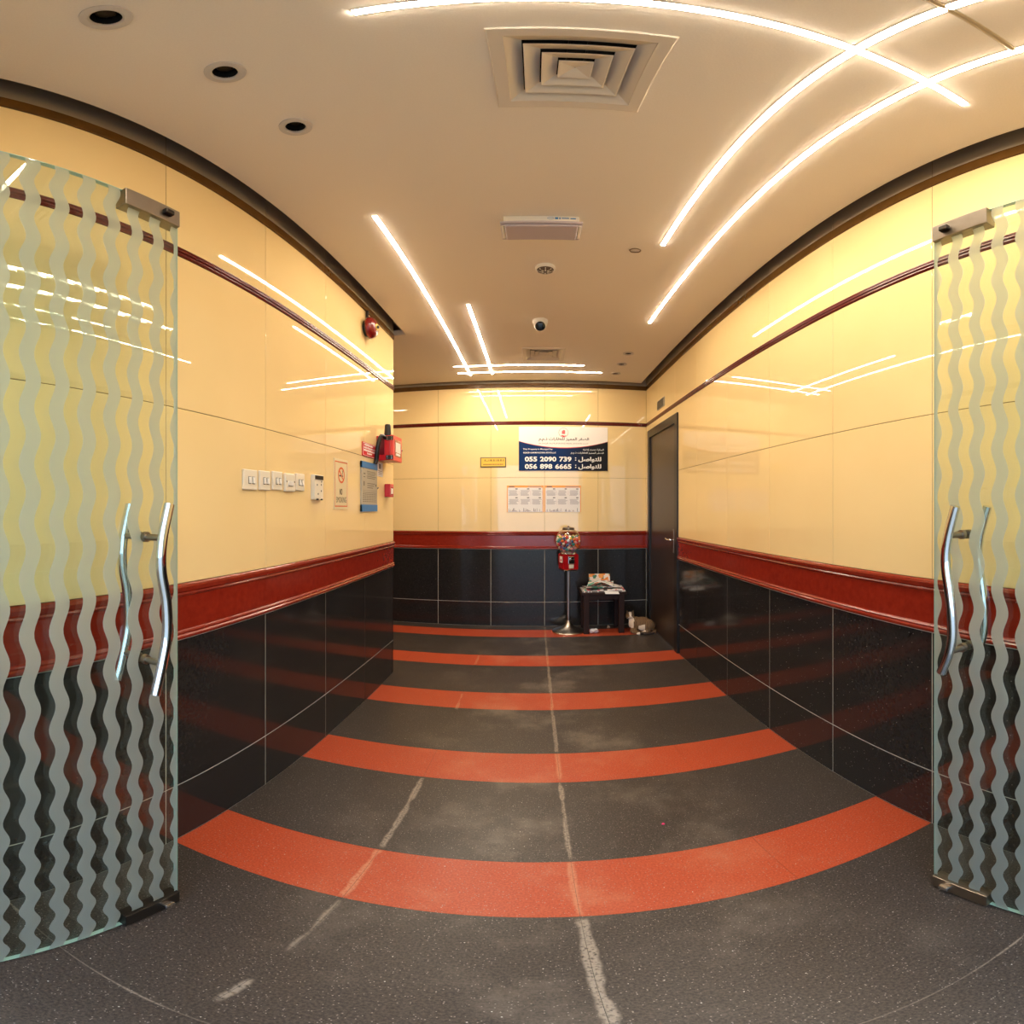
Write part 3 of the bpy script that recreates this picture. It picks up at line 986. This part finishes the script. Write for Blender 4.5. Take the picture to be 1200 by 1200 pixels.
text('lettering', 'ALSAQR ALMUMAYAZ REAL ESTATE L.L.C', -0.450, -0.058, zs, 0.366, 0.019, 'white_ink', sg, 0.02)
text('lettering', arabic('البناية تحت إدارة:'), 0.216, -0.026, zs, 0.236, 0.028, 'white_ink', sg, 0.012)
text('lettering', arabic('الصقر المميز للعقارات ذ.م.م'), 0.082, -0.064, zs, 0.370, 0.028, 'white_ink', sg, 0.012)
for yy, grp in ((-0.148, ('055', '2090', '739')), (-0.230, ('056', '898', '6665'))):
    xx = -0.430
    for g in grp:
        w = 0.0455 * len(g)
        text('lettering', g, xx, yy, zs, w, 0.056, 'white_ink', sg, 0.035)
        xx += w + 0.032
for yy in (-0.154, -0.236):
    text('lettering', arabic('للتواصل'), 0.166, yy, zs, 0.258, 0.062, 'white_ink', sg, 0.03)
    for q in (0.010, 0.034):
        obj('colon_dot', plate(rect(0.130, 0.142, yy + q + .01, yy + q + .020), zs - .0005, zs + .0002), 'white_ink', sg)

t = thing('yellow_plaque', 'small yellow plaque with dark border left of the signboard', 'plaque', on_back(-0.463, 1.855), ROT_B)
obj('board', B(-0.145, 0.145, -0.057, 0.057, 0, 0.008, 0.004), simple('plaque_border', (92, 84, 62), 0.4), t)
obj('face', B(-0.134, 0.134, -0.046, 0.046, 0.0078, 0.0095), 'yellow_plate', t)
random.seed(9)
rows = []
x = -.10
while x < .11:
    w = .012 + random.random() * .02
    rows += [(x, x + w, .010, .014), (x + .003, x + w * .8, .017, .030)] if random.random() < .8 else [(x, x + w, .010, .016)]
    x += w + .005
x = -.11
rows2 = []
while x < .11:
    w = .008 + random.random() * .012
    rows2.append((x, x + w, -.031, -.019))
    x += w + .006
bars(t, 'lettering', simple('brown_ink', (126, 98, 40), 0.5), rows, 0.0096)
bars(t, 'lettering', simple('rust_ink', (150, 100, 44), 0.5), rows2, 0.0096)

def poster(x, z, seed, label):
    t = thing('notice_poster', label, 'poster', on_back(x, z), ROT_B, 'pair of printed notices under the signboard')
    random.seed(seed)
    obj('backing', B(-0.2035, 0.2035, -0.1475, 0.1475, 0, 0.003), 'orange_paper', t)
    obj('sheet', B(-0.194, 0.194, -0.1475, 0.124, 0.0028, 0.0036), 'paper', t)
    rows, dark, red = [], [], []
    for cx in (-0.130, 0.0, 0.130):
        for cy, hh in ((0.094, 6), (-0.004, 6)):
            dark.append((cx + .02, cx + .045, cy + .010, cy + .021))
            for k in range(hh):
                a = cx - .056 + random.random() * .01
                rows.append((a, cx + .056 - random.random() * .03, cy - .006 - k * .0105, cy - .001 - k * .0105))
        for cy in (0.070, -0.032):
            red.append((cx + .060, cx + .0615, cy - .03, cy + .02))
    xx = -.19
    while xx < .19:                             # little skyline along the foot of the sheet
        w = .004 + random.random() * .010
        dark.append((xx, min(xx + w * .5, .192), -.143, -.143 + random.random() ** 2 * .040))
        xx += w
    dark += [(-.18, -.12, .130, .140)]
    rows += [(.03, .18, .131, .138)]
    bars(t, 'print', simple('print_grey', (166, 164, 172), 0.6), rows, 0.0037)
    bars(t, 'headings', simple('print_dark', (104, 100, 108), 0.6), dark, 0.0038)
    bars(t, 'rules', simple('print_mauve', (176, 120, 138), 0.6), red, 0.0038)
poster(-0.1055, 1.4455, 21, 'white and orange notice sheet hanging below the start of the signboard')
poster(0.3125, 1.4455, 22, 'white and orange notice sheet hanging straight above the gumball machine')

# ------------------------------------------------------------------ things on the ceiling
t = thing('emergency_light', 'white oblong emergency light box on the ceiling', 'light fixture', (0.029, 2.094, ZC))
base = obj('housing', B(-0.163, 0.163, -0.073, 0.073, -0.040, 0.0, 0.003), 'white_plastic', t)
obj('lens_frame', B(-0.178, 0.178, -0.083, 0.083, -0.050, -0.038, 0.004), 'grey_lens', t)
obj('lens', B(-0.160, 0.160, -0.070, 0.070, -0.062, -0.049, 0.008, 3), 'grey_lens', t)
for (x, sgn) in ((-0.167, -1), (0.167, 1)):
    obj('clip', B(x - 0.006, x + 0.006, -0.060, 0.060, -0.056, -0.048, 0.002), 'white_plastic', t)
bm = bmesh.new()
for x0, x1, z0, z1 in ((0.058, 0.072, -.022, -.010), (0.076, 0.082, -.022, -.010), (0.086, 0.120, -.019, -.016), (0.086, 0.118, -.014, -.011), (0.124, 0.148, -.020, -.013)):
    box(bm, x0, x1, -0.0735, -0.0728, z0, z1)
obj('print', bm, 'blue_ink', base)
obj('print_oval', T([(0.040 + .014 * math.cos(a * PI / 8), -0.0733, -.016 + .006 * math.sin(a * PI / 8)) for a in range(17)], 0.001, 6), 'blue_ink', base)

t = thing('smoke_detector', 'white round smoke detector on the ceiling between emergency light and dome camera', 'smoke detector', (0.058, 2.574, ZC))
obj('base', Lt([(0.054, 0), (0.056, -0.006), (0.055, -0.016), (0.050, -0.020)], 36), 'white_plastic', t, smooth=True)
hd = obj('chamber', Lt([(0.047, -0.018), (0.045, -0.026), (0.036, -0.032), (0.020, -0.034)], 32), simple('detector_grey', (88, 76, 66), 0.6), t, smooth=True)
for k in range(8):
    a = 2 * PI * k / 8
    obj('rib', T([(0.014 * math.cos(a), 0.014 * math.sin(a), -0.0345), (0.044 * math.cos(a), 0.044 * math.sin(a), -0.027)], 0.003, 6), 'white_plastic', hd)

t = thing('security_camera', 'white ceiling dome camera with dark round lens', 'camera', (0.040, 3.430, ZC))
obj('base', Lt([(0.055, 0), (0.057, -0.010), (0.054, -0.030), (0.048, -0.036)], 36), 'white_plastic', t, smooth=True)
bm = bmesh.new()
ellipsoid(bm, (0, 0, -0.044), (0.047, 0.047, 0.047))
ball = obj('eyeball', bm, 'white_plastic', t, smooth=True)
lens_rot = (math.radians(114), 0, 0)
obj('lens', Lt([(0.037, 0.028), (0.037, 0.044), (0.030, 0.0465), (0.0, 0.048)], 32, True, False), 'dark_lens', ball, (0, 0, -0.048), lens_rot, smooth=True)
obj('lens_ring', Lt([(0.041, 0.024), (0.041, 0.038), (0.0375, 0.0425), (0.0375, 0.024)], 32, False, False), 'white_plastic', ball, (0, 0, -0.048), lens_rot, smooth=True)
tag(obj('ceiling_loop', T(catmull([(-.028, 0, -.003), (-.012, .022, -.003), (.022, .016, -.003), (.028, -.008, -.003), (.004, -.022, -.003), (-.014, -.016, -.003), (-.028, 0, -.003)], 4), 0.0032, 6), simple('rust_wire', (110, 84, 56), 0.6), None, (0.499, 2.316, ZC)),
    'small irregular wire loop on the bare ceiling', 'wire')

# ------------------------------------------------------------------ gumball machine
GX, GY = 0.358, 5.010
t = thing('gumball_machine', 'red gumball machine with glass globe on a chrome pedestal', 'gumball machine', (GX, GY, 0), (0, 0, math.radians(18)))
obj('base', Lt([(0.172, 0.0), (0.174, 0.006), (0.168, 0.016), (0.130, 0.030), (0.080, 0.048), (0.045, 0.072), (0.026, 0.100), (0.018, 0.125)], 48), 'pale_steel', t, smooth=True)
obj('pole', Lt([(0.0135, 0.10), (0.0135, 0.69)], 20), 'pale_steel', t, smooth=True)
bm = bmesh.new()
prism(bm, [(-.074, .686), (.074, .686), (.082, .700), (.085, .845), (.070, .858), (-.070, .858), (-.085, .845), (-.082, .700)], lambda u, v, w: (u, w, v), -.075, .075)
body = obj('body', bm, 'red_gloss', t)
obj('bottom_plate', B(-.078, .078, -.079, .079, .676, .690, .003), 'chrome', t)
obj('collar', Lt([(0.086, .852), (0.090, .858), (0.080, .872), (0.072, .878)], 40), 'chrome', t, smooth=True)
fr = obj('coin_mechanism', B(-.036, .036, -.090, -.072, .752, .835, .006, 3), 'chrome', t)
obj('crank', B(-.030, .030, -.104, -.098, .796, .808, .002), 'steel', fr)
obj('crank_hub', T([(0, -.088, .802), (0, -.104, .802)], 0.018, 20), 'chrome', fr, smooth=True)
obj('chute_door', B(-.026, .026, -.092, -.074, .704, .746, .004), 'ivory_plastic', t)
st = obj('side_sticker', B(-.0870, -.0845, -.040, .030, .765, .830), 'sign_white', t)
obj('sticker_print', B(-.0880, -.0868, -.022, .010, .775, .800), 'sign_red', st)
ZG, RG = 0.992, 0.138
prof = [(RG * math.cos(a), ZG + RG * .98 * math.sin(a)) for a in [math.radians(v) for v in range(-58, 68, 6)]]
prof_in = [((RG - .003) * math.cos(a), ZG + (RG - .003) * .98 * math.sin(a)) for a in [math.radians(v) for v in range(66, -60, -6)]]
bm = bmesh.new()
lathe(bm, prof + prof_in, 48, False, False)
obj('globe', bm, 'globe_glass', t, smooth=True)
lid = obj('lid', Lt([(0.062, 1.112), (0.064, 1.118), (0.064, 1.128), (0.055, 1.136), (0.020, 1.140)], 40), 'steel', t, smooth=True)
obj('lock', Lt([(0.012, 1.139), (0.012, 1.150)], 16), 'chrome', lid)
obj('rod', Lt([(0.004, .87), (0.004, 1.115)], 10), 'steel', t)
# each gumball is a thing of its own
bm = bmesh.new()
bmesh.ops.create_icosphere(bm, subdivisions=2, radius=0.0160)
gm = bpy.data.meshes.new('gumball')
bm.to_mesh(gm)
bm.free()
for p in gm.polygons:
    p.use_smooth = True
GCOL = {'orange': (246, 122, 50), 'red': (226, 56, 60), 'yellow': (250, 214, 110), 'teal': (52, 168, 164), 'pink': (248, 176, 172), 'white': (238, 226, 212), 'green': (96, 160, 96), 'purple': (128, 92, 150), 'blue': (60, 110, 170)}
gmesh = {}
for k, c in GCOL.items():
    me = gm.copy()
    me.materials.append(simple('gum_' + k, c, 0.3))
    gmesh[k] = me
keys = ['orange'] * 5 + ['red'] * 3 + ['yellow'] * 4 + ['teal'] * 3 + ['pink'] * 5 + ['white'] * 4 + ['green'] * 1 + ['purple'] * 2 + ['blue'] * 1
random.seed(11)
balls = []
def try_ball(p, dmin=0.0314):
    if all((p - q).length >= dmin for q in balls):
        balls.append(p)
rs = RG - .003 - .0166
N = 158
for i in range(N):
    z = 1 - 2 * (i + .5) / N
    a = i * PI * (3 - math.sqrt(5))
    rr = math.sqrt(1 - z * z)
    P = Vector((rs * rr * math.cos(a), rs * rr * math.sin(a), rs * .97 * z))
    if -0.104 < P.z < 0.040 + .014 * math.sin(3 * a):
        try_ball(P)
for i in range(1500):
    a, r = random.random() * 2 * PI, rs * math.sqrt(random.random()) * .95
    P = Vector((r * math.cos(a), r * math.sin(a), 0.026 + .024 * random.random()))
    if P.length < rs - .002 and math.hypot(P.x, P.y) > .02:
        try_ball(P)
for P in balls[:230]:
    k = random.choice(keys)
    tag(obj('gumball', gmesh[k], None, None, (GX + P.x, GY + P.y, ZG + P.z)), f'{k} gumball inside the glass globe', 'gumball', f'{k} gumballs in the machine')

# ------------------------------------------------------------------ side table, newspapers
t = thing('side_table', 'small dark wooden side table piled with newspapers', 'table', (0.722, 5.030, 0))
obj('tabletop', B(-.240, .240, -.172, .172, .425, .455, .004), 'wood', t)
for sx in (-1, 1):
    for sy in (-1, 1):
        obj('leg', B(sx * .185 - .029, sx * .185 + .029, sy * .138 - .027, sy * .138 + .027, 0, .4255, .003), 'wood', t)
for sy in (-1, 1):
    obj('apron', B(-.157, .157, sy * .138 - .010, sy * .138 + .010, .372, .4255), 'wood', t)
for sx in (-1, 1):
    obj('apron', B(sx * .185 - .010, sx * .185 + .010, -.112, .112, .372, .4255), 'wood', t)

def sheet(w, d, fn, th, nx=16, ny=12):
    """a paper stack or page bent by fn(x, y) -> z, with thickness th"""
    bm = bmesh.new()
    G = [[[bm.verts.new((-w / 2 + w * i / nx, -d / 2 + d * j / ny, fn(-1 + 2 * i / nx, -1 + 2 * j / ny) + q)) for j in range(ny + 1)] for i in range(nx + 1)] for q in (0, th)]
    for q in (0, 1):
        for i in range(nx):
            for j in range(ny):
                bm.faces.new((G[q][i][j], G[q][i + 1][j], G[q][i + 1][j + 1], G[q][i][j + 1]))
    rim = [(i, 0) for i in range(nx)] + [(nx, j) for j in range(ny)] + [(i, ny) for i in range(nx, 0, -1)] + [(0, j) for j in range(ny, 0, -1)]
    for (a, b), (c, e) in zip(rim, rim[1:] + rim[:1]):
        bm.faces.new((G[0][a][b], G[0][c][e], G[1][c][e], G[1][a][b]))
    return bm
TX, TY, TZ = 0.722, 5.010, 0.4552
papers = [
    (.45, .27, lambda x, y: 0, .014, (0.00, -.010, 0), .0, 'news', 'folded newspaper at the bottom of the pile on the table'),
    (.42, .25, lambda x, y: .002 * x * x, .012, (.010, -.006, .0142), -.06, 'mag_news', 'folded newspaper in the middle of the pile on the table'),
    (.38, .23, lambda x, y: .010 + .016 * math.sin(3 * x + 1) * (.5 + .5 * y), .006, (-.005, -.005, .0284), .12, 'mag_news', 'crumpled coloured newspaper lying across the pile'),
    (.27, .20, lambda x, y: .012 + .028 * math.cos(2.4 * x) * (.6 - .4 * y) + .005 * math.sin(7 * y), .004, (-.020, -.005, .056), -.20, 'news_white', 'topmost crumpled newspaper page bulging off the pile'),
]
for i, (w, dd, fn, th, (x, y, z), rz, m, lb) in enumerate(papers):
    bm = sheet(w, dd, fn, th)
    mn = min(v.co.z for v in bm.verts)
    for v in bm.verts:
        v.co.z -= mn
    o = tag(obj('newspaper', bm, m, None, (TX + x, TY + y, TZ + z), (0, 0, rz), smooth=True), lb, 'newspaper', 'newspapers on the side table')
    if i == 0:
        obj('flyer', sheet(.15, .062, lambda x, y: -.022 * (.5 - .5 * y) ** 1.4 - .004 * x, .0012), 'paper', o, (.075, -.160, .010), (0, 0, math.radians(6)), smooth=True)  # separate flyer hanging over the front table edge, joined to this newspaper
tag(obj('magazine', sheet(.235, .155, lambda x, y: .003 * math.sin(2 * x), .005), 'mag_orange', None, (TX - .005, TY + .180, TZ + .0755), (math.radians(76), 0, math.radians(2)), smooth=True),
    'orange and white magazine propped up behind the newspapers', 'magazine')

# litter on the floor
def crumple(r, seed, sx=1.4, sz=.8):
    random.seed(seed)
    bm = bmesh.new()
    bmesh.ops.create_icosphere(bm, subdivisions=2, radius=r)
    for v in bm.verts:
        v.co *= 0.62 + .7 * random.random()
        v.co.x *= sx
        v.co.z *= sz
    mn = min(v.co.z for v in bm.verts)
    for v in bm.verts:
        v.co.z -= mn
    return bm
tag(obj('crumpled_paper', crumple(.030, 4, 1.5, .9), 'paper', None, (0.615, 4.90, 0)), 'crumpled white paper on the floor under the table', 'paper')
tag(obj('paper_ball', crumple(.016, 5, 1.0, 1.0), simple('grey_paper', (150, 140, 132), .8), None, (0.800, 5.08, 0)), 'small grey crumpled ball on the floor under the table', 'litter')
tag(obj('pink_scrap', crumple(.006, 6, 1.0, .5), 'pink', None, (0.454, 1.627, 0)), 'tiny pink scrap on the dark floor', 'litter')

# ------------------------------------------------------------------ cat, lying curled on its side, head raised to the camera
def make_cat():
    bm = bmesh.new()
    E = ellipsoid
    E(bm, (0.005, 0.015, 0.084), (0.112, 0.095, 0.084), (0, math.radians(8), math.radians(-12)))     # trunk
    E(bm, (-0.060, 0.030, 0.094), (0.068, 0.070, 0.078))                                            # shoulders
    E(bm, (0.062, -0.030, 0.074), (0.068, 0.070, 0.074))                                            # haunch
    E(bm, (0.092, 0.010, 0.062), (0.055, 0.070, 0.062))                                             # rump
    E(bm, (-0.098, 0.050, 0.130), (0.040, 0.040, 0.052), (0, math.radians(-25), 0))                  # neck
    E(bm, (-0.122, 0.052, 0.186), (0.046, 0.043, 0.041))                                            # head
    E(bm, (-0.134, 0.016, 0.174), (0.023, 0.020, 0.017))                                            # muzzle
    E(bm, (-0.100, 0.030, 0.168), (0.022, 0.024, 0.020))                                            # cheeks
    E(bm, (-0.152, 0.034, 0.170), (0.020, 0.022, 0.019))
    E(bm, (-0.108, 0.030, 0.095), (0.034, 0.036, 0.052))                                            # chest
    for sx, cx in ((-1, -0.148), (1, -0.094)):                                                      # ears
        g = bmesh.ops.create_cone(bm, cap_ends=True, segments=10, radius1=0.019, radius2=0.003, depth=0.044)
        bmesh.ops.transform(bm, matrix=Matrix.Translation((cx + sx * .005, 0.052, 0.226)) @ Euler((math.radians(8), math.radians(16 * sx), 0)).to_matrix().to_4x4() @ Matrix.Diagonal((1, .55, 1, 1)), verts=g['verts'])
    # forelegs folded in front of the chest, hind leg stretched forward along the belly
    tube(bm, catmull([(-0.095, 0.010, 0.060), (-0.118, -0.035, 0.026), (-0.085, -0.060, 0.016), (-0.060, -0.066, 0.015)], 5), lambda f: .021 - .006 * f, 10)
    tube(bm, catmull([(-0.075, 0.000, 0.055), (-0.080, -0.045, 0.024), (-0.050, -0.062, 0.017)], 5), lambda f: .020 - .004 * f, 10)
    tube(bm, catmull([(0.060, -0.070, 0.034), (0.010, -0.092, 0.022), (-0.040, -0.104, 0.016), (-0.066, -0.108, 0.015)], 5), lambda f: .024 - .009 * f, 10)
    E(bm, (-0.070, -0.108, 0.016), (0.018, 0.014, 0.013))
    # tail round the rump to the front
    tube(bm, catmull([(0.125, 0.020, 0.035), (0.135, -0.040, 0.022), (0.100, -0.098, 0.016), (0.040, -0.122, 0.014), (-0.012, -0.126, 0.013)], 6), lambda f: .019 - .007 * f, 10)
    me = bpy.data.meshes.new('cat')
    bm.to_mesh(me)
    bm.free()
    o = bpy.data.objects.new('cat_raw', me)
    C.objects.link(o)
    r = o.modifiers.new('r', 'REMESH')
    r.mode = 'VOXEL'
    r.voxel_size = 0.0042
    s = o.modifiers.new('s', 'SMOOTH')
    s.iterations = 5
    s.factor = 0.5
    bpy.context.view_layer.update()
    res = bpy.data.meshes.new_from_object(o.evaluated_get(bpy.context.evaluated_depsgraph_get()))
    bpy.data.objects.remove(o)
    col = res.color_attributes.new('fur', 'FLOAT_COLOR', 'POINT')
    brown, white, dark = lin((118, 88, 58)), lin((226, 206, 184)), lin((58, 44, 34))
    for v in res.vertices:
        x, y, z = v.co
        c = brown
        if x < -0.085 and z > 0.21:
            c = lin((98, 74, 54))
        if z > 0.13 and y < 0.040 and x < -0.09 and abs(x + 0.126) < 0.012 + max(0, (0.182 - z)) * 1.1:
            c = white                                          # blaze and muzzle
        if x < -0.098 and y < 0.060 and 0.060 < z < 0.140:
            c = white                                          # bib
        if -0.055 < x < 0.012 and y < -0.055 and 0.035 < z < 0.105 and z < 0.105 + x * .3:
            c = white                                          # belly patch
        if x < -0.050 and y < -0.088 and z < 0.04:
            c = white                                          # hind paw
        if y < -0.112 and x > -0.045:
            c = dark                                           # tail
        col.data[v.index].color = (*c, 1)
    t = NT('tabby_fur')
    a = t.n('ShaderNodeVertexColor')
    a.layer_name = 'fur'
    p = t.obj()
    w = t.n('ShaderNodeTexWave', {'Vector': p, 'Scale': 18.0, 'Distortion': 6.0, 'Detail': 3.0, 'Detail Scale': 2.0})
    br = t.n('ShaderNodeMapRange', {'Value': w.outputs[1] if len(w.outputs) > 1 else w.outputs[0], 'To Min': 0.55, 'To Max': 1.1})
    fine = t.n('ShaderNodeMapRange', {'Value': t.noise(p, 260.0, 2.0), 'To Min': 0.75, 'To Max': 1.2})
    k = t.math('MULTIPLY', br.outputs[0], fine.outputs[0])
    # stripes only on the brown coat
    lum = t.n('ShaderNodeRGBToBW', {0: a.outputs[0]})
    k = t.n('ShaderNodeMix', {'Factor': t.ramp(lum.outputs[0], 0.25, 0.4), 'A': k, 'B': 1.0}).outputs[0]
    hsv = t.n('ShaderNodeHueSaturation', {'Value': k, 'Color': a.outputs[0]})
    t.p('Base Color', hsv.outputs[0])
    t.p('Roughness', 0.85)
    bump = t.n('ShaderNodeBump', {'Height': t.noise(p, 300.0, 2.0), 'Strength': 0.3, 'Distance': 0.003})
    t.p('Normal', bump.outputs[0])
    cat = obj('cat', res, t.m, None, (1.128, 4.862, -0.002), (0, 0, 0), smooth=False)
    for p in res.polygons:
        p.use_smooth = True
    tag(cat, 'brown tabby cat with white bib curled up beside the table', 'cat')
    for cx in (-0.140, -0.108):
        bm = bmesh.new()
        ellipsoid(bm, (0, 0, 0), (0.0062, 0.004, 0.0058), sub=2)
        obj('eye', bm, simple('cat_eye', (34, 36, 18), 0.15), cat, (cx, 0.0125, 0.192), smooth=True)
    bm = bmesh.new()
    ellipsoid(bm, (0, 0, 0), (0.005, 0.004, 0.0035), sub=2)
    obj('nose', bm, simple('cat_nose', (150, 90, 84), 0.5), cat, (-0.134, -0.0035, 0.178), smooth=True)
make_cat()
